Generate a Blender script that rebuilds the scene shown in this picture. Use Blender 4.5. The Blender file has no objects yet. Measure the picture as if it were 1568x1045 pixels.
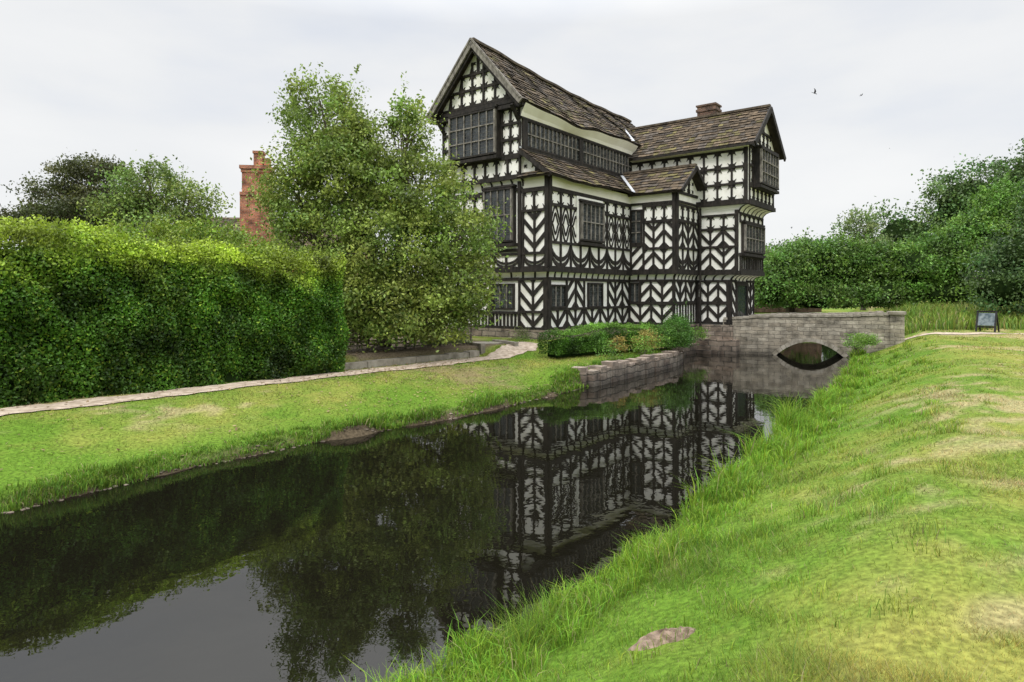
import bpy, math, random
import numpy as np
from mathutils import Vector, Matrix
random.seed(7); rng=np.random.default_rng(11)
scene=bpy.context.scene
COL=scene.collection

# ---------------------------------------------------------------- materials
def newmat(name):
    m=bpy.data.materials.new(name); m.use_nodes=True
    nt=m.node_tree; b=nt.nodes['Principled BSDF']
    return m,nt,b
def N(nt,t,**k):
    n=nt.nodes.new(t)
    for a,v in k.items(): setattr(n,a,v)
    return n
def ramp(nt,src,stops):
    r=N(nt,'ShaderNodeValToRGB'); e=r.color_ramp.elements
    while len(e)<len(stops): e.new(0.5)
    for i,(p,c) in enumerate(stops):
        e[i].position=p; e[i].color=(c[0],c[1],c[2],1)
    nt.links.new(src,r.inputs[0]); return r
def mat_noise(name,c1,c2,scale=5,rough=.8,bump=.3,detail=5,stretch=(1,1,1),spec=.3,p=(.35,.65)):
    m,nt,b=newmat(name); L=nt.links
    tc=N(nt,'ShaderNodeTexCoord'); mp=N(nt,'ShaderNodeMapping'); mp.inputs['Scale'].default_value=stretch
    L.new(tc.outputs['Object'],mp.inputs[0])
    n=N(nt,'ShaderNodeTexNoise'); n.inputs['Scale'].default_value=scale; n.inputs['Detail'].default_value=detail
    L.new(mp.outputs[0],n.inputs['Vector'])
    r=ramp(nt,n.outputs[0],[(p[0],c1),(p[1],c2)]); L.new(r.outputs[0],b.inputs['Base Color'])
    b.inputs['Roughness'].default_value=rough; b.inputs['Specular IOR Level'].default_value=spec
    if bump:
        bp=N(nt,'ShaderNodeBump'); bp.inputs['Strength'].default_value=bump; bp.inputs['Distance'].default_value=.02
        L.new(n.outputs[0],bp.inputs['Height']); L.new(bp.outputs[0],b.inputs['Normal'])
    return m
def mat_attr(name,rough=.7,trans=0.,nscale=8,namp=.35,bump=0,spec=.25,detail=5):
    m,nt,b=newmat(name); L=nt.links
    at=N(nt,'ShaderNodeAttribute'); at.attribute_name='Col'
    tc=N(nt,'ShaderNodeTexCoord'); n=N(nt,'ShaderNodeTexNoise'); n.inputs['Scale'].default_value=nscale; n.inputs['Detail'].default_value=detail
    L.new(tc.outputs['Object'],n.inputs['Vector'])
    mr=N(nt,'ShaderNodeMapRange'); mr.inputs['From Min'].default_value=.3; mr.inputs['From Max'].default_value=.7
    mr.inputs['To Min'].default_value=1-namp; mr.inputs['To Max'].default_value=1+namp
    L.new(n.outputs[0],mr.inputs[0])
    mu=N(nt,'ShaderNodeVectorMath',operation='MULTIPLY'); L.new(at.outputs['Color'],mu.inputs[0]); L.new(mr.outputs[0],mu.inputs[1])
    L.new(mu.outputs[0],b.inputs['Base Color']); b.inputs['Roughness'].default_value=rough; b.inputs['Specular IOR Level'].default_value=spec
    if bump:
        bp=N(nt,'ShaderNodeBump'); bp.inputs['Strength'].default_value=bump; bp.inputs['Distance'].default_value=.03
        L.new(n.outputs[0],bp.inputs['Height']); L.new(bp.outputs[0],b.inputs['Normal'])
    if trans:
        t=N(nt,'ShaderNodeBsdfTranslucent'); L.new(mu.outputs[0],t.inputs[0])
        mx=N(nt,'ShaderNodeMixShader'); mx.inputs[0].default_value=trans
        L.new(b.outputs[0],mx.inputs[1]); L.new(t.outputs[0],mx.inputs[2])
        L.new(mx.outputs[0],nt.nodes['Material Output'].inputs[0])
    return m
def mat_brick(name,c1,c2,cm,bw,rh,mortar=.02,ax=(1,1),rough=.85,off=.5,warp=.06):
    m,nt,b=newmat(name); L=nt.links
    tc=N(nt,'ShaderNodeTexCoord'); sx=N(nt,'ShaderNodeSeparateXYZ'); L.new(tc.outputs['Object'],sx.inputs[0])
    m1=N(nt,'ShaderNodeMath',operation='MULTIPLY'); m1.inputs[1].default_value=ax[0]; L.new(sx.outputs[0],m1.inputs[0])
    m2=N(nt,'ShaderNodeMath',operation='MULTIPLY_ADD'); m2.inputs[1].default_value=ax[1]; L.new(sx.outputs[1],m2.inputs[0]); L.new(m1.outputs[0],m2.inputs[2])
    cb=N(nt,'ShaderNodeCombineXYZ'); L.new(m2.outputs[0],cb.inputs[0]); L.new(sx.outputs[2],cb.inputs[1])
    nz=N(nt,'ShaderNodeTexNoise'); nz.inputs['Scale'].default_value=2.5; nz.inputs['Detail'].default_value=6; L.new(tc.outputs['Object'],nz.inputs['Vector'])
    ad=N(nt,'ShaderNodeVectorMath',operation='MULTIPLY_ADD'); ad.inputs[1].default_value=(warp,warp,0); L.new(nz.outputs[1],ad.inputs[0]); L.new(cb.outputs[0],ad.inputs[2])
    bt=N(nt,'ShaderNodeTexBrick'); bt.offset=off; bt.inputs['Scale'].default_value=1; bt.inputs['Brick Width'].default_value=bw; bt.inputs['Row Height'].default_value=rh
    bt.inputs['Mortar Size'].default_value=mortar; bt.inputs['Color1'].default_value=(*c1,1); bt.inputs['Color2'].default_value=(*c2,1); bt.inputs['Mortar'].default_value=(*cm,1)
    bt.inputs['Mortar Smooth'].default_value=.5
    L.new(ad.outputs[0],bt.inputs['Vector'])
    mr=N(nt,'ShaderNodeMapRange'); mr.inputs['From Min'].default_value=.3; mr.inputs['From Max'].default_value=.7; mr.inputs['To Min'].default_value=.4; mr.inputs['To Max'].default_value=1.5
    L.new(nz.outputs[0],mr.inputs[0])
    mu=N(nt,'ShaderNodeVectorMath',operation='MULTIPLY'); L.new(bt.outputs[0],mu.inputs[0]); L.new(mr.outputs[0],mu.inputs[1])
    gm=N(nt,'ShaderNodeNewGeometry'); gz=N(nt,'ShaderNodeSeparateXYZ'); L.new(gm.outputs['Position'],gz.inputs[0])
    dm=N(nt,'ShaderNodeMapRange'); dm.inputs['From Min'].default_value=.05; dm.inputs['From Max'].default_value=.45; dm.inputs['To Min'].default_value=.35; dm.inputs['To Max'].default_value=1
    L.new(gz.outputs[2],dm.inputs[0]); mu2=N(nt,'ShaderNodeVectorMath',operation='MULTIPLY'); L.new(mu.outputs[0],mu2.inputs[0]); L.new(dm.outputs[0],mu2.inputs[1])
    L.new(mu2.outputs[0],b.inputs['Base Color']); b.inputs['Roughness'].default_value=rough
    n2=N(nt,'ShaderNodeTexNoise'); n2.inputs['Scale'].default_value=14; n2.inputs['Detail'].default_value=5; L.new(tc.outputs['Object'],n2.inputs['Vector'])
    sb=N(nt,'ShaderNodeMath',operation='SUBTRACT'); L.new(n2.outputs[0],sb.inputs[0]); L.new(bt.outputs['Fac'],sb.inputs[1])
    bp=N(nt,'ShaderNodeBump'); bp.inputs['Strength'].default_value=.8; bp.inputs['Distance'].default_value=.04
    L.new(sb.outputs[0],bp.inputs['Height']); L.new(bp.outputs[0],b.inputs['Normal'])
    return m

M_plaster=mat_noise('white_plaster',(.70,.68,.62),(.87,.86,.82),scale=1.8,rough=.8,bump=.15,detail=8,p=(.30,.48))
M_cream=mat_noise('cream_plaster',(.80,.77,.66),(.88,.86,.77),scale=1.4,rough=.8,bump=.1,detail=6,p=(.28,.5))
M_timber=mat_noise('black_timber',(.009,.008,.007),(.034,.028,.024),scale=9,rough=.75,bump=.4,stretch=(1,1,.4))
M_oldwood=mat_noise('weathered_oak',(.10,.09,.08),(.27,.25,.22),scale=7,rough=.85,bump=.4,stretch=(1,1,.6))
M_lead=mat_noise('window_lead',(.06,.06,.06),(.13,.13,.12),scale=12,rough=.6,bump=0)
M_flash=mat_noise('lead_flashing',(.35,.37,.40),(.5,.52,.55),scale=4,rough=.5,bump=0)
M_slate=mat_attr('stone_slate',rough=.85,nscale=5,namp=.5,bump=.6)
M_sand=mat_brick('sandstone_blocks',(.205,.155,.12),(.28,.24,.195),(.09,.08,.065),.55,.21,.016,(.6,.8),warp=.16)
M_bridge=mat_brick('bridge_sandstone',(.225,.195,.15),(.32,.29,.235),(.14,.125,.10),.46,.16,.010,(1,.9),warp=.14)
M_brick=mat_brick('red_brick',(.40,.13,.065),(.46,.19,.11),(.25,.2,.16),.24,.085,.012,(1,1))
M_coping=mat_noise('stone_coping',(.18,.16,.125),(.36,.33,.28),scale=4,rough=.9,bump=.5)
M_leaf=mat_attr('leaf',rough=.5,trans=.28,nscale=1.2,namp=.2,spec=.4,detail=0)
M_grassb=mat_attr('grass_blade',rough=.6,trans=.3,nscale=1.5,namp=.15,spec=.25,detail=0)
M_bark=mat_noise('bark',(.05,.04,.03),(.16,.13,.10),scale=10,rough=.95,bump=.6,stretch=(1,1,.3))
M_inner=mat_noise('dark_core_fill',(.008,.016,.005),(.02,.035,.01),scale=5,rough=1,bump=0,spec=0)  # near-black fill for the solid cores added behind the leaves
M_path=mat_noise('path_gravel',(.30,.235,.175),(.54,.45,.36),scale=7,rough=.95,bump=.6,detail=10)
M_soil=mat_noise('soil',(.15,.11,.08),(.30,.225,.17),scale=18,rough=1,bump=.9,detail=8)
M_fence=mat_noise('hurdle_wood',(.08,.068,.052),(.20,.17,.135),scale=8,rough=.9,bump=.3)
M_black=mat_noise('black_paint',(.012,.012,.013),(.02,.02,.021),scale=6,rough=.4,bump=0)
M_panel=mat_noise('sign_panel',(.06,.09,.11),(.22,.26,.28),scale=7,rough=.4,bump=0)
M_feather=mat_noise('feather',(.01,.01,.012),(.03,.03,.035),scale=30,rough=.8,bump=0)
M_copred=mat_noise('worn_coping',(.16,.13,.105),(.36,.29,.24),scale=3.5,rough=.9,bump=.8)
M_pebble=mat_noise('pebble',(.07,.055,.04),(.22,.18,.14),scale=2.5,rough=.9,bump=.4)
# window glass
m,nt,b=newmat('window_glass'); M_glass=m
tc=N(nt,'ShaderNodeTexCoord'); vo=N(nt,'ShaderNodeTexVoronoi'); vo.inputs['Scale'].default_value=6
nt.links.new(tc.outputs['Object'],vo.inputs['Vector'])
r=ramp(nt,vo.outputs['Color'],[(0,(.010,.012,.014)),(1,(.045,.055,.06))]); nt.links.new(r.outputs[0],b.inputs['Base Color'])
b.inputs['Roughness'].default_value=.12; b.inputs['Specular IOR Level'].default_value=.5
bp=N(nt,'ShaderNodeBump'); bp.inputs['Strength'].default_value=.5; bp.inputs['Distance'].default_value=.03
nt.links.new(vo.outputs['Distance'],bp.inputs['Height']); nt.links.new(bp.outputs[0],b.inputs['Normal'])
# water
m,nt,b=newmat('moat_water'); M_water=m; L=nt.links
b.inputs['Base Color'].default_value=(.006,.0055,.0035,1); b.inputs['Roughness'].default_value=.01; b.inputs['IOR'].default_value=1.45
tc=N(nt,'ShaderNodeTexCoord'); n1=N(nt,'ShaderNodeTexNoise'); n1.inputs['Scale'].default_value=2.8; n1.inputs['Detail'].default_value=3
n2=N(nt,'ShaderNodeTexNoise'); n2.inputs['Scale'].default_value=.35
L.new(tc.outputs['Object'],n1.inputs['Vector']); L.new(tc.outputs['Object'],n2.inputs['Vector'])
mu=N(nt,'ShaderNodeMath',operation='MULTIPLY'); L.new(n1.outputs[0],mu.inputs[0]); L.new(n2.outputs[0],mu.inputs[1])
bp=N(nt,'ShaderNodeBump'); bp.inputs['Strength'].default_value=.2; bp.inputs['Distance'].default_value=.02
L.new(mu.outputs[0],bp.inputs['Height']); L.new(bp.outputs[0],b.inputs['Normal'])

# ---------------------------------------------------------------- mesh helpers
class MB:
    def __init__(s): s.v=[]; s.f=[]; s.c=[]
    def add(s,pts,col=None):
        i=len(s.v); s.v+= [tuple(p) for p in pts]; s.f.append(tuple(range(i,i+len(pts))))
        if col is not None: s.c+=[col]*len(pts)
    def addm(s,pts,faces,col=None):
        i=len(s.v); s.v+=[tuple(p) for p in pts]; s.f+=[tuple(i+k for k in f) for f in faces]
        if col is not None: s.c+=[col]*len(pts)
    def box(s,x0,x1,y0,y1,z0,z1,col=None):
        p=[(x0,y0,z0),(x1,y0,z0),(x1,y1,z0),(x0,y1,z0),(x0,y0,z1),(x1,y0,z1),(x1,y1,z1),(x0,y1,z1)]
        s.addm(p,[(0,3,2,1),(4,5,6,7),(0,1,5,4),(1,2,6,5),(2,3,7,6),(3,0,4,7)],col)
    def beam3(s,p,q,w,h,up=(0,0,1),col=None):
        p=Vector(p);q=Vector(q); d=(q-p).normalized(); u=Vector(up); sd=d.cross(u).normalized(); u=sd.cross(d).normalized()
        pts=[]
        for c in (p,q):
            for a,b_ in ((-1,-1),(1,-1),(1,1),(-1,1)): pts.append(c+sd*(a*w/2)+u*(b_*h/2))
        s.addm(pts,[(0,1,2,3),(7,6,5,4),(0,4,5,1),(1,5,6,2),(2,6,7,3),(3,7,4,0)],col)
    def tube(s,path,rad,seg=7,col=None):
        i0=len(s.v); n=len(path)
        for k,p in enumerate(path):
            p=Vector(p); d=(Vector(path[min(k+1,n-1)])-Vector(path[max(k-1,0)])).normalized()
            a=d.cross(Vector((.3,.9,.1))).normalized(); b_=d.cross(a)
            for j in range(seg):
                t=2*math.pi*j/seg; s.v.append(tuple(p+a*(math.cos(t)*rad[k])+b_*(math.sin(t)*rad[k])))
                if col is not None: s.c.append(col)
        for k in range(n-1):
            for j in range(seg):
                s.f.append((i0+k*seg+j,i0+k*seg+(j+1)%seg,i0+(k+1)*seg+(j+1)%seg,i0+(k+1)*seg+j))
    def obj(s,name,mat,parent=None,smooth=False):
        me=bpy.data.meshes.new(name); me.from_pydata(s.v,[],s.f)
        if s.c:
            ca=me.color_attributes.new('Col','FLOAT_COLOR','POINT')
            arr=np.ones((len(s.v),4),dtype=np.float32); arr[:,:3]=np.array(s.c); ca.data.foreach_set('color',arr.ravel())
        me.materials.append(mat)
        if smooth: me.polygons.foreach_set('use_smooth',[True]*len(me.polygons))
        o=bpy.data.objects.new(name,me); COL.objects.link(o)
        if parent: o.parent=parent
        return o
def mk(name,verts,faces,cols,mat,parent=None,smooth=False):
    me=bpy.data.meshes.new(name); nv=len(verts); nf,k=faces.shape
    me.vertices.add(nv); me.vertices.foreach_set('co',np.ascontiguousarray(verts,dtype=np.float32).ravel())
    me.loops.add(nf*k); me.loops.foreach_set('vertex_index',np.ascontiguousarray(faces,dtype=np.int32).ravel())
    me.polygons.add(nf); me.polygons.foreach_set('loop_start',np.arange(0,nf*k,k,dtype=np.int32))
    me.update(calc_edges=True); me.validate()
    if cols is not None:
        ca=me.color_attributes.new('Col','FLOAT_COLOR','POINT'); arr=np.ones((nv,4),dtype=np.float32); arr[:,:3]=cols; ca.data.foreach_set('color',arr.ravel())
    if smooth: me.polygons.foreach_set('use_smooth',[True]*nf)
    me.materials.append(mat); o=bpy.data.objects.new(name,me); COL.objects.link(o)
    if parent: o.parent=parent
    return o
def empty(name,loc=(0,0,0),rz=0):
    e=bpy.data.objects.new(name,None); e.location=loc; e.rotation_euler=(0,0,rz); COL.objects.link(e); return e
def leaves(name,c,size,col,mat,parent=None,aspect=.5,up=.3,flat=0):
    n=len(c); size=np.broadcast_to(size,(n,))
    d=rng.normal(size=(n,3)); 
    if flat: d[:,2]*=.15
    d/=np.linalg.norm(d,axis=1)[:,None]
    q=rng.normal(size=(n,3)); q[:,2]*=(1-up)
    if flat: q[:,:2]*=.2; q[:,2]=1
    s=np.cross(d,q); s/=np.linalg.norm(s,axis=1)[:,None]+1e-6
    nn=np.cross(d,s)
    sz=size[:,None]
    v=np.empty((n,4,3)); v[:,0]=c-d*sz*.5; v[:,1]=c+s*sz*aspect*.5+nn*sz*.08; v[:,2]=c+d*sz*.5; v[:,3]=c-s*sz*aspect*.5+nn*sz*.08
    f=np.arange(n*4).reshape(n,4)
    return mk(name,v.reshape(-1,3),f,np.repeat(col,4,axis=0),mat,parent)

# ---------------------------------------------------------------- terrain functions
right_edge=[(-22,-30),(-9.6,-8),(-4.1,0),(-1.9,2.6),(-.55,4.3),(1.95,7.5),(4.15,10.6),(7.4,15.5),(11.4,22),(13.8,26.4),(16.4,31),(19.5,37),(24,45)]
left_edge=[(20.5,46.5),(16,38.2),(12.3,32.5),(10.0,29.3),(8.9,29.9),(7.5,28.8),(6.85,27.3),(6.3,25.2),(5.9,24),(2.1,18.5),(1.1,17),(-1.17,13.9),(-3.3,11.8),(-4.8,9.96),(-6.2,7.7),(-9,3),(-16,-8),(-30,-30)]
POLY=np.array(right_edge+left_edge,float)
def sdf(x,y):
    x=np.asarray(x,float); y=np.asarray(y,float); best=np.full(x.shape,1e9); ins=np.zeros(x.shape,bool)
    n=len(POLY)
    for i in range(n):
        ax,ay=POLY[i]; bx,by=POLY[(i+1)%n]; dx,dy=bx-ax,by-ay
        t=np.clip(((x-ax)*dx+(y-ay)*dy)/(dx*dx+dy*dy),0,1)
        best=np.minimum(best,np.hypot(x-ax-t*dx,y-ay-t*dy))
        c=((ay>y)!=(by>y)); xi=ax+(y-ay)*dx/(dy if abs(dy)>1e-9 else 1e-9)
        ins^=(c&(x<xi))
    return np.where(ins,-best,best)
def ss(t): t=np.clip(t,0,1); return t*t*(3-2*t)
def pn(x,y,sc,seed):
    r=np.random.default_rng(seed); o=0
    for i in range(7):
        a=r.uniform(0,6.28); f=sc*r.uniform(.6,2.1); o=o+np.sin((x*math.cos(a)+y*math.sin(a))*f+r.uniform(0,6.28)+1.3*np.sin(x*f*.5*r.uniform(.5,1)+y*f*.4+i))
    return o/3.2
def rightness(x,y): return ss(((x+3.4)*.83-(y-6.2)*.555)/2+.5)
def hfun(x,y):
    x=np.asarray(x,float);y=np.asarray(y,float)
    d=sdf(x,y)+.12*pn(x,y,2.2,3)*(y<17)
    w=(x+4.3)*-.725+(y-17.6)*.69; al=(x+4.3)*.69+(y-17.6)*.725
    lip=.16+.34*ss((y-17.2)/1.3)
    hl=lip*ss(d/.2)+(.62-lip)*ss(d/3.2)
    t1=ss((w-.05)/.2)*ss((al+.1)/.2)
    t2=ss((w+1.5)/1.8)
    k=ss((al-4.6)/1.0)
    hl=hl+.32*(t1*(1-k)+t2*k)+.012*pn(x,y,2.3,6)
    hr=.12*ss(d/.12)+.88*ss(d/2.9)+.2*ss((d-4)/8)+.6*ss((y-27)/10)+(.035*pn(x,y,1.1,5)+.014*pn(x,y,4,7))*ss(d/2)
    R=rightness(x,y)
    h=hl*(1-R)+hr*R
    return np.where(d>0,h,-1.0*ss(-d/.5)-.02)
WORN=[(5.0,7.4,.4,.16),(2.25,3.85,.2,.1),(1.4,5.7,.16,.09),(8.2,12.6,.5,.3),(5.4,7.0,1.1,.3),(1.8,4.6,.2,.08),(6.6,8.6,.8,.25),(9.4,13.4,.7,.3),(3.3,5.1,.3,.12),(2.7,3.3,.45,.2),(3.5,3.9,.4,.16),(4.3,5.6,.5,.16)]
def gcol(x,y,d,R):
    n=pn(x,y,.9,21)+.6*pn(x,y,3.1,22)+.5*pn(x,y,8,28)+.3*pn(x,y,17,34); n2=pn(x,y,.5,23)+.7*pn(x,y,4.5,24)+.5*pn(x,y,11,29)
    dry=np.clip(.25+.36*n+np.where(R>.5,np.clip((d-1.5)/6,0,.40),.12),0,1)*ss((d-.3)/1.2)
    tan=ss((n2+.15*n+np.where(R>.5,np.clip((d-2.3)/6,-.25,.46),0.0)-.60)/.8)*ss((d-.8)/1.5)
    for (a,b_,rx,ry) in WORN:
        tan=np.maximum(tan,.95*ss(1.15-np.hypot((x-a)/rx,(y-b_)/ry)+.35*pn(x,y,6,27)))
    tan=np.clip(tan,0,1)
    g=np.array([.12,.22,.024]); yl=np.array([.28,.285,.065]); tn=np.array([.42,.34,.19])
    c=g*(1-dry[...,None])+yl*dry[...,None]; c=c*(1-.72*tan[...,None])+tn*.72*tan[...,None]
    return c

# ---------------------------------------------------------------- ground sheet
def axis(a,b,step):
    core=np.arange(a,b+1e-6,step); g=step*1.25**np.arange(1,34); g=np.cumsum(g); g=g[g<900]
    return np.concatenate([a-g[::-1],core,b+g])
xs=axis(-13,25,.16); ys=axis(-2,46,.16)
X,Y=np.meshgrid(xs,ys); Z=hfun(X,Y); D=sdf(X,Y); R=rightness(X,Y)
nx,ny=len(xs),len(ys)
idx=np.arange(nx*ny).reshape(ny,nx)
F=np.stack([idx[:-1,:-1],idx[:-1,1:],idx[1:,1:],idx[1:,:-1]],-1).reshape(-1,4)
C=gcol(X,Y,D,R)*.8
mud=(1-ss((D-.06+.05*pn(X,Y,4,35))/.2))[...,None]
C=C*(1-mud)+np.array([.09,.07,.045])*mud
def mulch(x,y): return ss(1-np.hypot((x+1.9)/3.0,(y-17.4)/1.7)+.3*pn(x,y,3,31)+.25*pn(x,y,9,32))
mul=mulch(X,Y)[...,None]*(1-R[...,None])*.75
C=C*(1-mul)+np.array([.19,.14,.085])*mul
w=(X+4.3)*-.725+(Y-17.6)*.69; al=(X+4.3)*.69+(Y-17.6)*.725
mt=(ss(w/.2)*ss(al/.3)*(1-R)*(1-ss((al-6.2)/.8)))[...,None]
C=C*(1-mt)+np.array([.14,.11,.075])*mt
M_ground=mat_attr('turf',rough=.95,nscale=22,namp=.4,bump=.8,spec=.1)
mk('ground',np.stack([X,Y,Z],-1).reshape(-1,3),F,C.reshape(-1,3),M_ground,smooth=True)
wv=np.array([[-60,-60,0],[60,-60,0],[60,60,0],[-60,60,0]],float)
mk('moat_water',wv,np.array([[0,1,2,3]]),None,M_water)

def ribbon(name,pts,wd,mat,lift=.02,nc=6):
    P=[];
    for (a,b_) in zip(pts[:-1],pts[1:]):
        n=max(2,int(math.dist(a,b_)/.12))
        for i in range(n): P.append((a[0]+(b_[0]-a[0])*i/n,a[1]+(b_[1]-a[1])*i/n))
    P.append(pts[-1]); P=np.array(P); 
    for _ in range(30): P[1:-1]=(P[:-2]+2*P[1:-1]+P[2:])/4
    T=np.gradient(P,axis=0); T/=np.linalg.norm(T,axis=1)[:,None]; Nn=np.stack([-T[:,1],T[:,0]],1)
    n=len(P); V=[]
    jl=.14*pn(P[:,0],P[:,1],3,41)+.1*pn(P[:,0],P[:,1],12,43); jr=.14*pn(P[:,0],P[:,1],3,42)+.1*pn(P[:,0],P[:,1],12,44)
    for j in range(nc+1):
        t=(j/nc-.5); off=t*(wd+(jl if j==0 else 0)+(jr if j==nc else 0))
        Q=P+Nn*np.reshape(off*np.ones(n),(-1,1)); V.append(np.column_stack([Q,hfun(Q[:,0],Q[:,1])+lift]))
    V=np.stack(V,1); id_=np.arange(n*(nc+1)).reshape(n,nc+1)
    F=np.stack([id_[:-1,:-1],id_[:-1,1:],id_[1:,1:],id_[1:,:-1]],-1).reshape(-1,4)
    return mk(name,V.reshape(-1,3),F,None,mat,smooth=True)
PATH=[(-16,-.5),(-12,5),(-8.75,10.9),(-6.3,13.9),(-4.25,16.4),(-2.6,18.2),(-.9,20.1),(.15,21.4),(.6,22.8)]
ribbon('footpath',PATH,.85,M_path)
ribbon('gravel_path',[(14.6,28.0),(16.5,27.0),(20,26.2),(26,25.4),(40,24)],1.0,M_path)

# ---------------------------------------------------------------- grass blades
def blades(x,y,h,wd,lean,bright=1.0,tint=None,bent=True,zoff=0,strawp=.07):
    d=sdf(x,y); R=rightness(x,y); z=hfun(x,y)-.01+zoff; n=len(x)
    a=rng.uniform(0,6.283,n); b_=rng.uniform(0,6.283,n)
    sx=np.cos(a)*wd*.5; sy=np.sin(a)*wd*.5; lx=np.cos(b_)*lean*h; ly=np.sin(b_)*lean*h
    c=gcol(x,y,d,R)*bright
    if tint is not None: c=c*(1-tint[1])+np.array(tint[0])*tint[1]
    c=c*rng.uniform(.6,1.55,(n,1)); c[:,0]*=rng.uniform(.75,1.35,n)
    straw=rng.uniform(0,1,n)<strawp; c[straw]=np.array([.43,.36,.20])*rng.uniform(.6,1.1,(straw.sum(),1))
    if bent:
        v=np.empty((n,5,3)); 
        v[:,0]=np.stack([x-sx,y-sy,z],1); v[:,1]=np.stack([x+sx,y+sy,z],1)
        v[:,2]=np.stack([x-sx*.8+lx*.3,y-sy*.8+ly*.3,z+h*.6],1); v[:,3]=np.stack([x+sx*.8+lx*.3,y+sy*.8+ly*.3,z+h*.6],1)
        v[:,4]=np.stack([x+lx,y+ly,z+h*(1-.3*lean)],1)
        i=np.arange(n)[:,None]*5; f=np.concatenate([i+np.array([[0,1,3]]),i+np.array([[0,3,2]]),i+np.array([[2,3,4]])])
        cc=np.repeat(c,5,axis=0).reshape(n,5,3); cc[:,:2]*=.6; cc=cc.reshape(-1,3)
    else:
        v=np.empty((n,3,3)); v[:,0]=np.stack([x-sx,y-sy,z],1); v[:,1]=np.stack([x+sx,y+sy,z],1); v[:,2]=np.stack([x+lx,y+ly,z+h],1)
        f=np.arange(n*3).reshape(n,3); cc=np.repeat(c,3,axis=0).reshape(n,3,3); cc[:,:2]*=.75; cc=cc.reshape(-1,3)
    return v.reshape(-1,3),f,cc
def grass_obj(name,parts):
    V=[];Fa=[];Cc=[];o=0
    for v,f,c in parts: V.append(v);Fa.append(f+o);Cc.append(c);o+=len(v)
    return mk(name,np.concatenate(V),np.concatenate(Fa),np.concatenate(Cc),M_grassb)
MH=(.92,4.0)
n=330000
yy=2.0*np.exp(rng.uniform(0,1,n)*math.log(30/2.0)); xx=rng.uniform(-.75,.95,n)*yy+rng.uniform(-.4,.4,n)
d=sdf(xx,yy); R=rightness(xx,yy); k=(d>.03)&(R>.5)&((np.hypot(xx-MH[0],(yy-MH[1])*1.2)+rng.normal(0,.03,n))>.17)&~((np.abs(yy-26.3)<.5)&(xx>15)); xx,yy,d=xx[k],yy[k],d[k]
cl=pn(xx,yy,2.5,51)+.8*pn(xx,yy,7,52)
k=rng.uniform(0,1,len(xx))<np.clip(.68+.38*cl,.15,1); xx,yy,d,cl=xx[k],yy[k],d[k],cl[k]
hh=rng.uniform(.016,.045,len(xx))*(1+1.1*np.clip(cl,0,2))*(1+1.6*(1-ss(d/1.3)))
parts=[blades(xx,yy,hh,np.maximum(.0038,.0011*yy),rng.uniform(.2,1.4,len(xx)),1.12,bent=False)]
def edge_pts(pl,n,lo,hi,ymin,ymax,pw=1.0):
    P=np.array(pl); s=np.hypot(*np.diff(P,axis=0).T); mid=(P[:-1,1]+P[1:,1])/2
    wgt=s/np.maximum(np.abs(mid),4)**pw; wgt=np.where((mid>ymin)&(mid<ymax),wgt,0); wgt/=wgt.sum()
    i=rng.choice(len(s),n,p=wgt); t=rng.uniform(0,1,n)
    q=P[i]+(P[i+1]-P[i])*t[:,None]; T=(P[i+1]-P[i])/s[i][:,None]; Nn=np.stack([T[:,1],-T[:,0]],1)
    o=lo+(hi-lo)*rng.uniform(0,1,n)**1.5
    return q[:,0]+Nn[:,0]*o,q[:,1]+Nn[:,1]*o
def tufts(pl,nt_,per,lo,hi,ymin,ymax,hlo,hhi,wmin,bright,pw=1.0,tint=((.20,.36,.03),.5),sp=.06):
    cx,cy=edge_pts(pl,nt_,lo,hi,ymin,ymax,pw); hs=hlo+(hhi-hlo)*rng.uniform(0,1,nt_)**2
    hs=hs*np.clip(.9+.45*pn(cx,cy,1.6,55),.45,1.7)
    x=np.repeat(cx,per)+rng.normal(0,sp,nt_*per); y=np.repeat(cy,per)+rng.normal(0,sp,nt_*per); h=np.repeat(hs,per)*rng.uniform(.45,1.15,nt_*per)
    k=sdf(x,y)>-.06; x,y,h=x[k],y[k],h[k]
    zo=np.where(sdf(x,y)<.03,.06,0)
    return blades(x,y,h,np.maximum(wmin,.0011*y),rng.uniform(.1,.95,len(x)),bright,tint,True,zo,.03)
parts.append(tufts(right_edge,1500,34,-.03,.6,1.5,28,.09,.32,.006,1.3,1.0))
parts.append(tufts(right_edge,520,34,.3,2.6,1.5,28,.06,.18,.005,1.25,.9,sp=.07))
parts.append(tufts(right_edge,110,60,.0,.3,8,27,.3,.6,.012,1.15,.2))
n=34000; x=rng.uniform(14,44,n); y=rng.uniform(28.5,42,n); k=(sdf(x,y)>.3)&(rightness(x,y)>.5)&~((x<17)&(y<31)); x,y=x[k],y[k]
parts.append(blades(x,y,rng.uniform(.25,.7,len(x)),np.full(len(x),.045),rng.uniform(.1,.6,len(x)),.85,((.15,.27,.04),.6),True))
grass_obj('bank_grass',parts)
n=200000; yy=rng.uniform(5,25,n); xx=rng.uniform(-14,6,n); d=sdf(xx,yy); R=rightness(xx,yy); w=(xx+4.3)*-.725+(yy-17.6)*.69; al=(xx+4.3)*.69+(yy-17.6)*.725
k=(d>.05)&(R<.5)&(d<5)&~((w>0)&(al>0)&(al<6)); xx,yy,d=xx[k],yy[k],d[k]
PP=np.array(PATH)
best=np.full(len(xx),9.)
for a,b_ in zip(PP[:-1],PP[1:]):
    dv=b_-a; t=np.clip(((xx-a[0])*dv[0]+(yy-a[1])*dv[1])/(dv@dv),0,1); best=np.minimum(best,np.hypot(xx-a[0]-t*dv[0],yy-a[1]-t*dv[1]))
k=(best+rng.normal(0,.06,len(best)))>.38; xx,yy,d=xx[k],yy[k],d[k]
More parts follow.
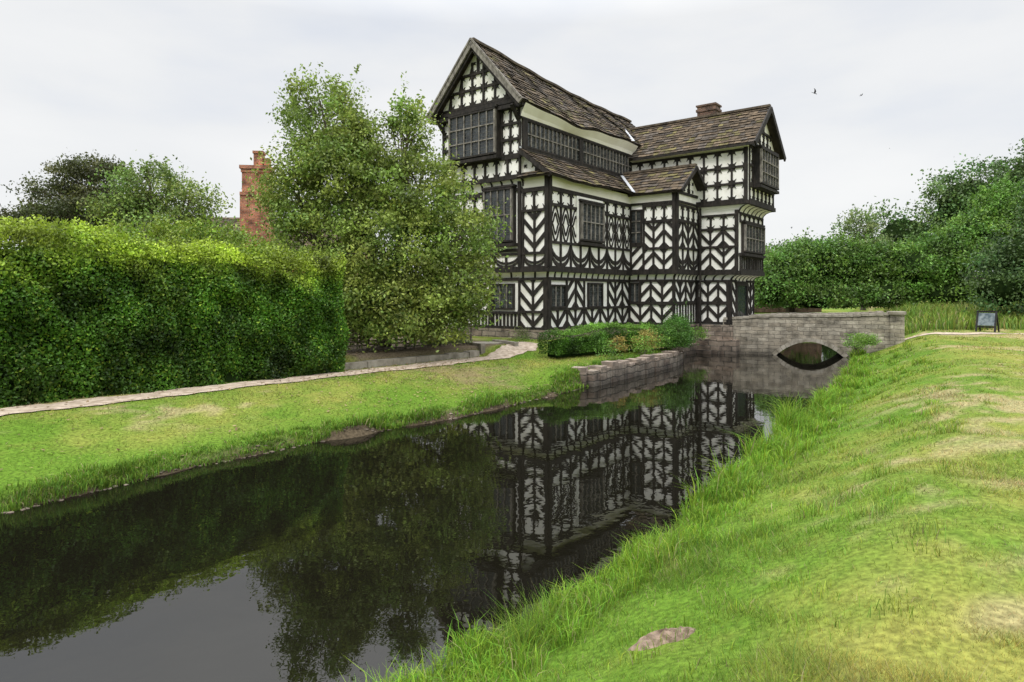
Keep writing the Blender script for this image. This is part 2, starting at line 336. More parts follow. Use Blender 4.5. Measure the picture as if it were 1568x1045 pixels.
k=rng.uniform(0,1,len(xx))<np.clip(1.1-1.1*mulch(xx,yy),.12,1)*np.clip(.75+.4*pn(xx,yy,4,53),.2,1); xx,yy,d=xx[k],yy[k],d[k]
parts=[blades(xx,yy,rng.uniform(.02,.06,len(xx)),.0011*yy+.002,rng.uniform(.2,1.3,len(xx)),1.1,bent=False)]
le=left_edge
parts.append(tufts(le,900,30,.08,.45,5,25,.05,.17,.008,1.1,.5,((.14,.27,.03),.4)))
parts.append(tufts(le,620,30,-.02,.2,5,25,.06,.2,.008,1.05,.5,((.13,.25,.03),.4)))
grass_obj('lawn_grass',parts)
n=2600; x=np.concatenate([rng.normal(-2.2,2.2,1600),rng.uniform(-9,4,1000)]); y=np.concatenate([rng.normal(17,1.7,1600),rng.uniform(8,20,1000)])
k=(sdf(x,y)>.15)&(rightness(x,y)<.5); x,y=x[k],y[k]
leaves('fallen_leaves',np.stack([x,y,hfun(x,y)+.035],1),rng.uniform(.04,.09,len(x)),np.array([.28,.20,.11])*rng.uniform(.5,1.4,(len(x),1)),M_leaf,None,.6,0,1)
sx_,sy_=edge_pts(le,300,-.05,.1,5,18,.5); pb=MB()
ico=[(0,0,1),(.89,0,.45),(.28,.85,.45),(-.72,.53,.45),(-.72,-.53,.45),(.28,-.85,.45),(.72,.53,-.45),(-.28,.85,-.45),(-.89,0,-.45),(-.28,-.85,-.45),(.72,-.53,-.45),(0,0,-1)]
icf=[(0,1,2),(0,2,3),(0,3,4),(0,4,5),(0,5,1),(1,6,2),(2,7,3),(3,8,4),(4,9,5),(5,10,1),(6,7,2),(7,8,3),(8,9,4),(9,10,5),(10,6,1),(6,11,7),(7,11,8),(8,11,9),(9,11,10),(10,11,6)]
for px,py in zip(sx_,sy_):
    r_=random.uniform(.012,.04); a=random.uniform(0,6.28); pz=max(.0,float(hfun(px,py)))
    pb.addm([(px+r_*random.uniform(.8,1.25)*(v[0]*math.cos(a)-v[1]*math.sin(a))*1.3,py+r_*random.uniform(.8,1.2)*(v[0]*math.sin(a)+v[1]*math.cos(a)),pz+r_*.5*v[2]) for v in ico],icf)
pb.obj('bank_pebbles',M_pebble)

def mound(name,x,y,r,hz):
    n=26; V=[];Fq=[]
    for i in range(11):
        for j in range(n):
            t=2*math.pi*j/n; rr=r*i/10*(1+.16*math.sin(2*t+x)+.1*math.sin(5*t)+.05*math.sin(9*t)); px=x+rr*math.cos(t); py=y+rr*math.sin(t)*.75
            V.append((px,py,float(hfun(px,py))+hz*(1-(i/10)**2)+.01-.03*(i/10)**6+random.uniform(-1,1)*.012))
    for i in range(10):
        for j in range(n): Fq.append((i*n+j,i*n+(j+1)%n,(i+1)*n+(j+1)%n,(i+1)*n+j))
    mb=MB(); mb.v=V; mb.f=Fq; mb.obj(name,M_soil)
mound('molehill',MH[0],MH[1],.19,.05)

# ---------------------------------------------------------------- the hall
ANG=math.atan2(.788,.615)
hall=empty('timber_framed_hall',(1.34,24,0),ANG)
W=MB();CR=MB();T=MB();GL=MB();LD=MB();OW=MB();ST=MB();RF=MB();FL=MB();BRK=MB()
class Face:
    def __init__(s,o,d,n): s.o=o;s.d=d;s.n=n
    def P(s,h,z,out): return (s.o[0]+s.d[0]*h+s.n[0]*out,s.o[1]+s.d[1]*h+s.n[1]*out,z)
    def poly(s,mb,pts,o0,o1):
        n=len(pts); 
        if n<3: return
        fr=[s.P(h,z,o1) for h,z in pts]; bk=[s.P(h,z,o0) for h,z in pts]
        mb.addm(fr+bk,[tuple(range(n))]+[(i,(i+1)%n,n+(i+1)%n,n+i) for i in range(n)])
    def rect(s,mb,h0,h1,z0,z1,o1,o0=-.02): s.poly(mb,[(h0,z0),(h1,z0),(h1,z1),(h0,z1)],o0,o1)
    def post(s,h,z0,z1,w=.12,o=.055):
        j=random.uniform(-.012,.012); k=random.uniform(-.012,.012)
        s.poly(T,[(h-w/2+j,z0),(h+w/2+j,z0),(h+w/2+k,z1),(h-w/2+k,z1)],-.02,o+random.uniform(0,.008))
    def rail(s,h0,h1,z,w=.12,o=.065):
        j=random.uniform(-.012,.012)
        s.poly(T,[(h0,z-w/2),(h1,z-w/2+j),(h1,z+w/2+j),(h0,z+w/2)],-.02,o+random.uniform(0,.008))
def FA(a0): return Face((a0,0),(0,1),(-1,0))
def FB(b0): return Face((0,b0),(1,0),(0,-1))
def clipz(poly,z0,z1):
    for sgn,lim in ((1,z0),(-1,z1)):
        out=[]
        for i in range(len(poly)):
            p,q=poly[i],poly[(i+1)%len(poly)]; dp=sgn*(p[1]-lim); dq=sgn*(q[1]-lim)
            if dp>=0: out.append(p)
            if dp*dq<0: t=dp/(dp-dq); out.append((p[0]+(q[0]-p[0])*t,p[1]+(q[1]-p[1])*t))
        poly=out
        if len(poly)<3: return []
    return poly
def chev(f,h0,h1,z0,z1,sg,per=.53,wd=.195,m=1.0):
    Wd=h1-h0; m=m*sg; z=z0-abs(m)*Wd-per+random.uniform(-.03,.03)+(.1)
    if sg<0: z+=abs(m)*Wd
    while z<z1+abs(m)*Wd:
        j=random.uniform(-.02,.02); k=random.uniform(-.02,.02)
        p=clipz([(h0,z+j),(h1,z+m*Wd+k),(h1,z+m*Wd+wd+k),(h0,z+wd+j)],z0,z1)
        if p: f.poly(T,p,-.02,.038+random.uniform(0,.008))
        z+=per
def quat(f,h0,h1,z0,z1):
    w=h1-h0;h=z1-z0
    for sx in (0,1):
        for sz in (0,1):
            P=[(0,0),(.27,0),(.215,.06),(.20,.15),(.30,.30),(.15,.20),(.06,.215),(0,.27)]
            Q=[((h0+w*(1-x) if sx else h0+w*x),(z0+h*(1-z) if sz else z0+h*z)) for x,z in P]
            f.poly(T,Q,-.02,.035+random.uniform(0,.006))
def loz(f,h0,h1,z0,z1):
    hm=(h0+h1)/2; n=6
    for k,(s0,wd) in enumerate(((.12,.12),(.52,.12))):
        for sx in (-1,1):
            for sz in (-1,1):
                a=[];b_=[]
                zm=(z0+z1)/2; H=(z1-z0)/2; Wd=(h1-h0)/2
                for i in range(n+1):
                    t=i/n; x=t; z=(1-t)+.10*math.sin(2*math.pi*t)
                    rr=1-s0+.12; a.append((hm+sx*Wd*min(1,x*rr*1.25),zm+sz*H*z*rr)); rr2=rr-wd/H*.8; b_.append((hm+sx*Wd*min(1,x*rr2*1.25),zm+sz*H*z*rr2))
                Q=clipz(a+b_[::-1],z0,z1)
                if Q: f.poly(T,Q,-.02,.036+random.uniform(0,.008))
def arcs(f,h0,h1,z0,z1,sg):
    n=6; w=h1-h0;h=z1-z0
    for off in (0,.42):
        a=[];b_=[]
        for i in range(n+1):
            t=i/n*math.pi/2; x=math.sin(t); z=(1-math.cos(t))
            a.append((x,z*.75+off*.6)); b_.append((x,z*.75+off*.6+.17))
        P=a+b_[::-1]
        Q=clipz([((h0+w*x if sg>0 else h1-w*x),z0+h*z) for x,z in P],z0,z1)
        if Q: f.poly(T,Q,-.02,.036+random.uniform(0,.008))
def band(f,h0,h1,n,z0,z1,kind,skip=(),rails=(1,1),pw=.085,ph=0):
    w=(h1-h0)/n
    def sk(h): return any(a<h<b for a,b in skip)
    for i in range(n+1):
        h=h0+w*i
        if not sk(h): f.post(h+random.uniform(-.015,.015),z0,z1,pw)
    for i in range(n):
        a=h0+w*i+pw/2-.02; b_=h0+w*(i+1)-pw/2+.02
        if sk((a+b_)/2): continue
        s=1 if (i+ph)%2 else -1
        if kind=='C': chev(f,a,b_,z0,z1,s)
        elif kind=='Q': quat(f,a,b_,z0,z1)
        elif kind=='L': loz(f,a,b_,z0,z1)
        elif kind=='A': arcs(f,a,b_,z0,z1,s)
        elif kind=='S': f.post((a+b_)/2,z0,z1,.08,.04)
    if rails[0]: f.rail(h0-.05,h1+.05,z0,.1)
    if rails[1]: f.rail(h0-.05,h1+.05,z1,.1)
def window(f,h0,h1,z0,z1,nm,nt_,o=.0,leads=True,proj=.0):
    if proj:
        f.rect(T,h0-.06,h1+.06,z0-.12,z1+.1,proj-.03); f.rect(T,h0-.12,h1+.12,z0-.2,z0-.08,proj+.06); f.rect(T,h0-.1,h1+.1,z1+.06,z1+.14,proj+.05)
    o=o+proj
    f.rect(GL,h0,h1,z0,z1,o+.012)
    fw=.07
    for h in (h0,h1): f.rect(OW if proj else T,h-fw/2,h+fw/2,z0,z1,o+.075)
    for z in (z0,z1): f.rect(T,h0-fw/2,h1+fw/2,z-fw/2,z+fw/2,o+.082)
    for i in range(1,nm): 
        h=h0+(h1-h0)*i/nm; f.rect(OW,h-.022,h+.022,z0,z1,o+.06+random.uniform(0,.003))
    for i in range(1,nt_):
        z=z0+(z1-z0)*i/nt_; f.rect(OW,h0,h1,z-.022,z+.022,o+.066)
    if leads:
        nl=nm*3
        for i in range(1,nl):
            if i%3==0: continue
            h=h0+(h1-h0)*i/nl; f.rect(LD,h-.006,h+.006,z0,z1,o+.018)
        nz=max(4,int((z1-z0)/.14))
        for i in range(1,nz):
            z=z0+(z1-z0)*i/nz; f.rect(LD,h0,h1,z-.006,z+.006,o+.022)
def cove(f0,h0a,h1a,z0,o0,h0b,h1b,z1,o1,ribs=0,mb=None):
    mb=mb or W; n=4; prev=None
    for i in range(n+1):
        t=i/n; o=o0+(o1-o0)*(1-math.cos(t*math.pi/2)); z=z0+(z1-z0)*math.sin(t*math.pi/2); 
        a=h0a+(h0b-h0a)*(1-math.cos(t*math.pi/2)); b_=h1a+(h1b-h1a)*(1-math.cos(t*math.pi/2))
        cur=(f0.P(a,z,o),f0.P(b_,z,o),a,b_,z,o)
        if prev: 
            mb.add([prev[0],prev[1],cur[1],cur[0]])
            for k in range(ribs+1):
                if not ribs: break
                u=k/ribs
                hp=prev[2]+(prev[3]-prev[2])*u; hc=cur[2]+(cur[3]-cur[2])*u
                T.addm([f0.P(hp-.04,prev[4],prev[5]+.025),f0.P(hp+.04,prev[4],prev[5]+.025),f0.P(hc+.04,cur[4],cur[5]+.025),f0.P(hc-.04,cur[4],cur[5]+.025),
                        f0.P(hp-.04,prev[4],prev[5]-.03),f0.P(hp+.04,prev[4],prev[5]-.03),f0.P(hc+.04,cur[4],cur[5]-.03),f0.P(hc-.04,cur[4],cur[5]-.03)],[(0,1,2,3),(0,3,7,4),(1,2,6,5)])
        prev=cur

J1=3.5
W.box(.15,8.8,.15,1.15,1.2,3.32); W.box(0,8.75,0,1.15,J1,7.0); W.box(.15,12,1.15,5.2,1.2,3.32); W.box(0,12,1.15,5.2,J1,6.95); W.box(-.15,12.2,1.15,5.2,7.0,9.85)
W.box(6.5,8.8,-2.0,.15,1.2,3.32); W.box(6.36,8.75,-2.15,0,J1,7.0)
W.box(8.9,11.9,-3.6,9,1.2,3.3); W.box(8.75,12.0,-4.0,9.1,J1,6.3); W.box(8.6,12.2,-4.45,9.2,6.55,9.15)
ST.box(.07,6.5,.07,5.25,.2,1.28); ST.box(6.42,8.9,-2.1,.3,-.6,1.28); ST.box(8.8,12.0,-3.7,9.1,-.6,1.25); ST.box(8.55,12.1,-3.95,-2.0,-.6,.62)
ST.box(8.3,8.9,-3.3,-2.0,-.6,.34); ST.box(8.05,8.62,-3.0,-2.05,-.6,.16); ST.box(6.3,6.6,-2.25,-1.2,-.6,.5); ST.box(6.5,8.6,-2.3,-2.0,-.6,.42)
# left face ground
f=FA(.15)
band(f,.15,1.45,2,1.95,3.2,'C'); band(f,.15,1.45,2,1.33,1.95,'C',rails=(1,0))
window(f,1.7,2.75,2.05,3.0,3,1); band(f,1.45,3.65,6,1.33,1.9,'S'); band(f,2.9,5.2,4,1.95,3.2,'C'); f.rail(1.45,2.9,3.2); f.post(2.86,1.33,3.2); f.rail(.15,5.2,1.3,.12)
f.post(.2,1.3,3.25,.18,.07)
cove(f,.15,5.2,3.2,0,.0,5.2,3.47,.17,9)
# right face ground
f=FB(.15)
band(f,.15,6.5,10,1.33,2.05,'C'); band(f,.15,6.5,10,2.05,3.2,'C',skip=((.25,1.42),(2.85,4.3)),ph=1)
window(f,.32,1.3,2.13,2.95,3,1); window(f,2.98,4.1,2.1,3.05,3,1); f.rail(.15,6.5,3.2)
f.post(.2,1.3,3.25,.18,.07)
cove(f,.15,6.5,3.2,0,.0,6.36,3.47,.17,14)
# left face first floor
f=FA(0)
T.box(-.06,8.7,-.06,1.1,3.45,3.57); 
band(f,.08,1.15,2,3.62,4.15,'A'); band(f,.08,1.15,2,4.15,5.75,'C'); band(f,.08,1.15,2,5.75,6.5,'Q'); f.rail(0,1.15,6.55,.1)
f.post(.06,3.6,7,.15,.08); f.rail(-.05,5.2,3.52,.14,.08)
band(f,1.3,5.2,6,3.62,4.15,'A'); window(f,1.55,2.9,4.65,6.65,4,2,proj=.2); band(f,3.05,5.2,4,4.15,5.75,'C'); band(f,3.05,5.2,4,5.75,6.5,'Q'); f.post(1.3,3.6,6.9,.15,.07); f.rail(1.3,3.0,4.3)
f.rail(1.15,5.2,6.6)
f.rect(CR,.0,1.15,6.62,7.0,.02)
f.poly(W,[(0,7.0),(1.15,7.0),(1.15,8.05)],-.3,.0)
f.poly(T,[(0.02,7.0),(.6,7.0),(.6,7.45)],-.02,.03); quat(f,.62,1.1,7.05,7.5)
# right face first floor
f=FB(0)
f.rail(-.05,6.4,3.52,.14,.08)
band(f,.08,6.36,9,3.62,4.55,'A'); band(f,.08,6.36,9,4.55,5.95,'L',skip=((2.0,3.72),),rails=(0,1)); band(f,.08,6.36,9,5.95,6.5,'Q',skip=((2.0,3.72),))
f.post(.06,3.6,7,.15,.08)
f.rect(W,1.85,3.85,4.62,6.45,.075); window(f,2.05,3.7,4.75,6.2,5,2,proj=.14)
f.rect(CR,0,6.36,6.6,7.0,.03); f.rail(0,6.36,6.56,.1)
# gable upper
f=FA(-.15)
cove(FA(0),1.15,5.2,6.7,0,1.15,5.2,6.98,.14,8)
f.rail(1.1,5.25,7.05,.14,.07)
band(f,1.2,5.15,7,7.1,7.8,'Q'); f.rail(1.1,5.25,7.85,.12)
for z in (7.9,8.5,9.1): band(f,1.2,2.05,2,z,z+.6,'Q'); band(f,4.6,5.15,1,z,z+.6,'Q')
window(f,2.15,4.5,8.02,9.72,6,3,proj=.32)
f.rect(T,1.0,5.35,9.84,10.0,.22)
ctr=3.18
ga=Face((-.15,0),(0,1),(-1,0))
ga.poly(W,[(1.05,9.95),(5.3,9.95),(ctr,12.4)],-.2,.1)
gb=Face((-.25,0),(0,1),(-1,0))
def inside(h,z): return z<12.4-abs(h-ctr)*1.15-.1
for r_,(z0,z1) in enumerate([(10.1,10.7),(10.75,11.3),(11.35,11.8)]):
    gb.rail(ctr-(12.3-z0)/1.15,ctr+(12.3-z0)/1.15,z0-.02,.1)
    wq=.58
    for k in range(-4,5):
        h0=ctr+(k-.5)*wq; h1=h0+wq
        if inside(h0,z1-.1) and inside(h1,z1-.1): quat(gb,h0+.04,h1-.04,z0,z1); gb.post(h0,z0,z1,.085); gb.post(h1,z0,z1,.085)
        elif inside(h0,z0+.1) or inside(h1,z0+.1):
            hc=h0 if abs(h0-ctr)<abs(h1-ctr) else h1; sg=1 if hc<=ctr else -1
            gb.poly(T,[(hc,z0),(hc-sg*.16,z0),(hc-sg*.04,z1-.1),(hc,z1-.1)],-.02,.04)
gb.post(ctr,11.3,12.3,.12)
# gallery right face upper
f=FB(1.15)
f.rail(-.2,9.2,8.12,.16); 
window(f,.15,3.9,8.22,9.22,13,2); window(f,4.15,8.55,8.22,9.22,15,2)
f.post(0,8.1,9.3,.24,.08); f.post(4.02,8.1,9.3,.2,.07); f.rail(-.2,8.7,9.28,.1,.09)
def sag(a): return -.20*math.exp(-((a-3.2)/1.9)**2)-.03*math.sin(a*2.3)
prev=None
for i in range(46):
    a=-.3+i*.2; p=[(a,1.15-.1,9.3),(a,1.15-.15,9.45+sag(a)*.5),(a,1.15-.34,9.74+sag(a))]
    if prev:
        for k in range(2): CR.add([prev[k],p[k],p[k+1],prev[k+1]])
    prev=p
# tower
f=FA(6.5)
band(f,-2.0,.1,4,1.33,2.2,'C'); band(f,-2.0,.1,4,2.25,3.2,'C',skip=((-.42,.2),)); window(f,-.4,.05,2.2,3.1,2,1)
cove(f,-2.0,0.1,3.2,0,-2.15,0,3.47,.14,5)
f=FB(-2.0); band(f,6.5,8.85,4,1.33,2.2,'S'); band(f,6.5,8.85,4,2.25,3.2,'C'); cove(f,6.5,8.8,3.2,0,6.36,8.75,3.47,.15,6)
f=FA(6.36); f.rail(-2.2,0,3.55,.15,.08)
band(f,-2.1,-.66,3,3.65,4.6,'C'); band(f,-2.1,-.66,3,4.6,5.75,'C',ph=1); band(f,-2.1,-.66,3,5.78,6.45,'Q'); band(f,-.66,-.05,1,3.65,4.75,'C'); window(f,-.56,-.06,4.85,6.3,2,3); f.rail(-.66,0,4.78)
f.rect(CR,-2.15,0,6.6,7.0,.03); f.rail(-2.15,0,6.56,.1); f.post(-2.08,3.6,7,.14,.08)
f=FB(-2.15); f.rail(6.3,8.75,3.55,.15,.08)
band(f,6.42,8.75,4,3.65,4.6,'A'); band(f,6.42,8.75,4,4.6,5.75,'C',ph=1); band(f,6.42,8.75,4,5.78,6.45,'Q'); f.rail(6.36,8.75,6.58,.1)
f.post(6.42,3.6,7,.14,.08); f.rail(6.36,8.75,6.98,.12)
f.poly(W,[(6.3,7.0),(8.9,7.0),(7.6,8.1)],-.3,.03); quat(FB(-2.18),7.1,7.58,7.08,7.55); quat(FB(-2.18),7.62,8.1,7.08,7.55); FB(-2.18).post(7.6,7.0,8.0,.1)
# wing front
f=FA(8.9); band(f,-3.5,-2.1,3,1.33,2.2,'C'); band(f,-3.5,-2.1,3,2.25,3.2,'C',ph=1); cove(f,-3.6,-2.0,3.2,0,-4.0,-2.15,3.47,.15,4); f.post(-3.5,1.3,3.25,.16,.07)
f=FA(8.75); f.rail(-4.05,-2.1,3.55,.15,.08); band(f,-3.93,-2.15,3,3.65,4.7,'C'); band(f,-3.93,-2.15,3,4.7,5.5,'C',ph=1); band(f,-3.93,-2.15,3,5.5,6.1,'Q'); f.post(-3.92,3.6,6.3,.15,.08)
cove(f,-4.0,9,6.15,0,-4.45,9,6.5,.15,0)
f=FA(8.6); f.rail(-4.5,2,6.58,.13,.08)
for z in (6.7,7.42,8.14): band(f,-4.38,1.9,10,z,z+.72,'Q',pw=.08)
f.rect(CR,-4.45,2,8.93,9.2,.03)
f.post(-4.37,6.6,9.1,.15,.08)
# wing end (moat side)
f=FB(-3.6); band(f,8.9,9.5,1,1.33,3.2,'C'); f.rect(GL,9.6,10.9,1.25,3.0,.02); f.rail(9.5,11.0,3.1,.2); f.post(9.55,1.25,3.2,.18); f.post(10.95,1.25,3.2,.18); band(f,11.0,11.9,2,1.33,3.2,'C')
cove(f,8.9,11.9,3.2,0,8.75,12,3.47,.4,6)
f=FB(-4.0); f.rail(8.7,12.05,3.55,.18,.1); band(f,8.85,11.95,12,3.68,4.3,'N',pw=.07); f.rail(8.75,12,4.35,.14,.09)
window(f,9.1,11.7,4.5,5.7,6,2,proj=.15); band(f,8.85,11.95,5,5.8,6.15,'Q')
cove(f,8.75,12,6.15,0,8.6,12.2,6.5,.45,6)
f=FB(-4.45); f.rail(8.55,12.25,6.58,.18,.1); band(f,8.7,12.1,6,6.7,7.3,'Q'); window(f,9.2,11.6,7.45,8.95,6,3,proj=.35); band(f,8.7,9.1,1,7.4,8.2,'Q'); band(f,8.7,9.1,1,8.2,9.0,'Q'); band(f,11.7,12.1,1,7.4,8.2,'Q'); band(f,11.7,12.1,1,8.2,9.0,'Q')
f.rail(8.55,12.25,9.1,.18,.15); wc=10.4
f.poly(W,[(8.55,9.15),(12.25,9.15),(wc,10.85)],-.3,.08)
fw_=FB(-4.53)
for k in (-2,-1,0,1): quat(fw_,wc+k*.55+.04,wc+(k+1)*.55-.04,9.3,9.8); fw_.post(wc+k*.55,9.25,9.85,.09)
fw_.rail(wc-1.1,wc+1.1,9.85,.1); fw_.post(wc,9.85,10.7,.1)

# roofs
def roof(p00,p10,p01,p11,sagf=None,tw=.34,th=.22,thick=.1):
    p00,p10,p01,p11=map(Vector,(p00,p10,p01,p11))
    nrmv=(p10-p00).cross(p01-p00).normalized()
    if nrmv.z<0: nrmv=-nrmv
    def S(s,t):
        p=(p00*(1-s)+p10*s)*(1-t)+(p01*(1-s)+p11*s)*t
        if sagf: p=p+Vector((0,0,sagf(p.x,t)))
        return p
    nsg=24
    base=(.035,.028,.022)
    for i in range(nsg):
        a,b_=i/nsg,(i+1)/nsg
        top=[S(a,0),S(b_,0),S(b_,1),S(a,1)]; bot=[p-nrmv*thick for p in top]
        RF.addm(top+bot,[(0,1,2,3),(7,6,5,4),(0,4,5,1),(2,6,7,3)]+([(0,3,7,4)] if i==0 else [])+([(1,5,6,2)] if i==nsg-1 else []),base)
    ln=((p10-p00).length+(p11-p01).length)/2; sl=(p01-p00).length
    nr=int(sl/th); 
    for j in range(nr):
        t0=j/nr; t1=min(1,(j+1.25)/nr)
        rowc=random.uniform(.8,1.2); x=-random.uniform(0,tw)
        while x<ln:
            wdt=tw*random.uniform(.6,1.3); s0=max(0,x/ln); s1=min(1,(x+wdt-.012)/ln); x+=wdt
            if s1-s0<.003: continue
            dt=random.uniform(-.014,.014); l=random.uniform(.035,.06)
            a=S(s0,max(-.01,t0+dt))+nrmv*l; b_=S(s1,max(-.01,t0+dt))+nrmv*(l+random.uniform(-.01,.01)); c=S(s1,t1)+nrmv*.008; d_=S(s0,t1)+nrmv*.008
            a2=a-nrmv*.035; b2=b_-nrmv*.035
            g=random.uniform(.5,1.35)*rowc; q=random.random()
            cc=(.10*g,.074*g,.048*g) if q<.6 else ((.08*g,.066*g,.053*g) if q<.85 else (.115*g,.098*g,.04*g))
            RF.addm([a,b_,c,d_],[(0,1,2,3)],cc); dk=(.012,.01,.008)
            RF.addm([a2,b2,b_,a,d_,c],[(0,1,2,3),(0,3,4),(1,5,2)],dk)
def ridge(p,q,sagf=None):
    p=Vector(p);q=Vector(q); n=int((q-p).length/.4)
    for i in range(n):
        a=p.lerp(q,i/n); b_=p.lerp(q,(i+.97)/n)
        if sagf: a.z+=sagf(a.x,1); b_.z+=sagf(b_.x,1)
        g=random.uniform(.7,1.2); RF.beam3(a+Vector((0,0,.03)),b_+Vector((0,0,.03)),.2,.1,col=(.1*g,.08*g,.06*g))
def msg(a): return -.18*math.sin(max(0,min(1,a/12.5))*math.pi)
def gs(a,t): return sag(a)*(1-t)+msg(a)*t+.02*math.sin(a*3+t*5)
rz0,rz1=12.5,12.0
roof((-.65,.82,9.82),(12.4,.82,9.80),(-.65,ctr,rz0),(12.4,ctr,rz1),gs)
roof((-.65,5.55,9.86),(12.4,5.55,9.86),(-.65,ctr,rz0),(12.4,ctr,rz1),lambda a,t:msg(a)*t)
ridge((-.65,ctr,rz0+.03),(12.4,ctr,rz1+.03),gs)
W.add([(12.2,1.1,9.7),(12.2,5.3,9.7),(12.2,ctr,11.8)])
for e,zz in ((.76,9.72),(5.6,9.78)):
    OW.beam3((-.68,e,zz),(-.68,ctr,rz0-.08),.07,.24); T.beam3((-.6,e+(.12 if e<3 else -.12),zz-.14),(-.6,ctr,rz0-.32),.06,.12)
    OW.beam3((-.72,e,zz+.13),(-.72,ctr,rz0+.07),.05,.07)
T.beam3((-.3,.9,9.72),(-.3,5.5,9.72),.25,.14)
for bb in (1.25,5.1): T.beam3((-.16,bb,9.2),(-.6,bb,9.7),.12,.12)
def ssg(a,t): return (-.06*math.sin(a*.9))*(1-t)+.015*math.sin(a*4+t*3)
roof((-.32,-.36,6.98),(8.7,-.36,6.98),(-.32,1.12,8.08),(8.7,1.12,8.08),ssg,thick=.07)
T.beam3((-.3,-.3,6.93),(-.3,1.15,8.0),.06,.14)
FL.beam3((-.3,1.1,8.13),(8.6,1.1,8.13),.02,.06)
roof((-.36,-.3,6.98),(-.36,1.2,6.98),(.0,.0,7.22),(0,1.2,7.22),None,th=.2,thick=.05)
roof((6.05,-2.55,6.98),(6.05,1.0,6.98),(7.6,-2.55,8.2),(7.6,1.0,8.2),None)
roof((9.1,-2.55,6.98),(9.1,-.3,6.98),(7.6,-2.55,8.2),(7.6,-.3,8.2),None)
ridge((7.6,-2.55,8.22),(7.6,1.0,8.22))
for e in (6.0,9.15): T.beam3((e,-2.57,6.92),(7.6,-2.57,8.13),.06,.18)
FL.beam3((6.02,-.36,7.06),(7.35,.95,8.12),.13,.03)
def wsg(a,t): return .0
roof((8.25,-4.85,9.05),(8.25,9.3,9.05),(wc,-4.85,11.0),(wc,9.3,11.0),wsg)
roof((12.55,-4.85,9.05),(12.55,9.3,9.05),(wc,-4.85,11.0),(wc,9.3,11.0),wsg)
ridge((wc,-4.85,11.03),(wc,9.3,11.03))
for e in (8.2,12.6): T.beam3((e,-4.88,8.97),(wc,-4.88,10.92),.07,.24)
FL.beam3((8.3,.86,9.9),(9.6,2.1,10.95),.16,.04)
CR.add([(8.55,-4.5,8.95),(8.55,1.1,8.95),(8.28,1.1,9.03),(8.28,-4.6,9.03)])
T.beam3((8.22,-4.85,9.0),(8.22,.8,9.0),.05,.1)
BRK.box(11.0,11.7,-2.1,-1.2,10.0,11.75); BRK.box(10.95,11.75,-2.15,-1.15,11.5,11.62); BRK.box(10.95,11.75,-2.15,-1.15,11.75,11.83)
T.tube([(8.66,-2.3,1.0),(8.66,-2.3,6.8)],[.05,.05],6)
M_brickold=mat_brick('sooty_brick',(.16,.09,.06),(.2,.12,.085),(.12,.1,.085),.24,.085,.012,(1,1))
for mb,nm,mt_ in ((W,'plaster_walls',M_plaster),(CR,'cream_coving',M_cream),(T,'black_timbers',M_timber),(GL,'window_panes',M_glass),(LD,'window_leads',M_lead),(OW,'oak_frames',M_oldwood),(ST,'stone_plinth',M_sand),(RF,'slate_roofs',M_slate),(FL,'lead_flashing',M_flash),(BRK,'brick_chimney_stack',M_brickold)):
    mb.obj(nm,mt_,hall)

# ---------------------------------------------------------------- bridge
br=empty('stone_bridge',(9.67,28.8,0),math.atan2(-.39,.92))
B=MB(); CP=MB(); cs=3.13; hw=1.3; zap=.60
def az(u): return zap*(1-u*u)
def arch(s):
    u=(s-cs)/hw
    return -.6 if abs(u)>=1 else az(u)
def top(s): return 1.52+.28*min(1,max(0,(s+.3)/6.4))+.03*math.sin(s)
ss_=sorted(set([-.35,0,.5,1.0,1.5]+[cs-hw-1e-3]+[cs+hw*math.cos(math.pi*i/24)*.9999 for i in range(25)]+[cs+hw+1e-3]+[4.8,5.3,5.8,6.1]))
prev=None
for s in ss_:
    tz=top(s); dk=tz-.62; bz=arch(s)
    p=[(s,0,bz),(s,0,tz),(s,.38,tz),(s,.38,dk),(s,2.3,dk),(s,2.3,tz),(s,2.68,tz),(s,2.68,bz)]
    if prev:
        for k in range(8): B.add([prev[k],p[k],p[(k+1)%8],prev[(k+1)%8]])
    prev=p
B.add(prev)
for i in range(24):
    s0=-.33+i*.27; s1=s0+.262
    for y0 in (-.04,2.26): 
        zt=top(s0)+random.uniform(-.012,.012); CP.addm([(s0,y0,zt-.01),(s1,y0,zt-.01),(s1,y0+.46,zt-.01),(s0,y0+.46,zt-.01),(s0,y0,zt+.09),(s1,y0,zt+.09),(s1,y0+.46,zt+.09),(s0,y0+.46,zt+.09)],[(4,5,6,7),(0,1,5,4),(1,2,6,5),(3,0,4,7),(2,3,7,6)])
nv=17
for i in range(nv):
    u0=-1.04+2.08*i/nv+.006; u1=-1.04+2.08*(i+1)/nv-.006; pr=.03+random.uniform(0,.015)
    q=[]
    for u,rr in ((u0,0),(u1,0),(u1,.17),(u0,.17)):
        sl=math.atan(2*zap*u/hw); q.append((cs+hw*u+rr*math.sin(sl),az(u)+rr*math.cos(sl)))
    CP.addm([(x,-pr,z) for x,z in q]+[(x,.05,z) for x,z in q],[(0,1,2,3),(0,4,5,1),(1,5,6,2),(2,6,7,3),(3,7,4,0)])
B.box(6.1,6.6,-.12,.5,-.2,1.80); CP.box(6.05,6.65,-.18,.56,1.80,1.92)
B.obj('masonry',M_bridge,br); CP.obj('coping_and_voussoirs',M_coping,br)

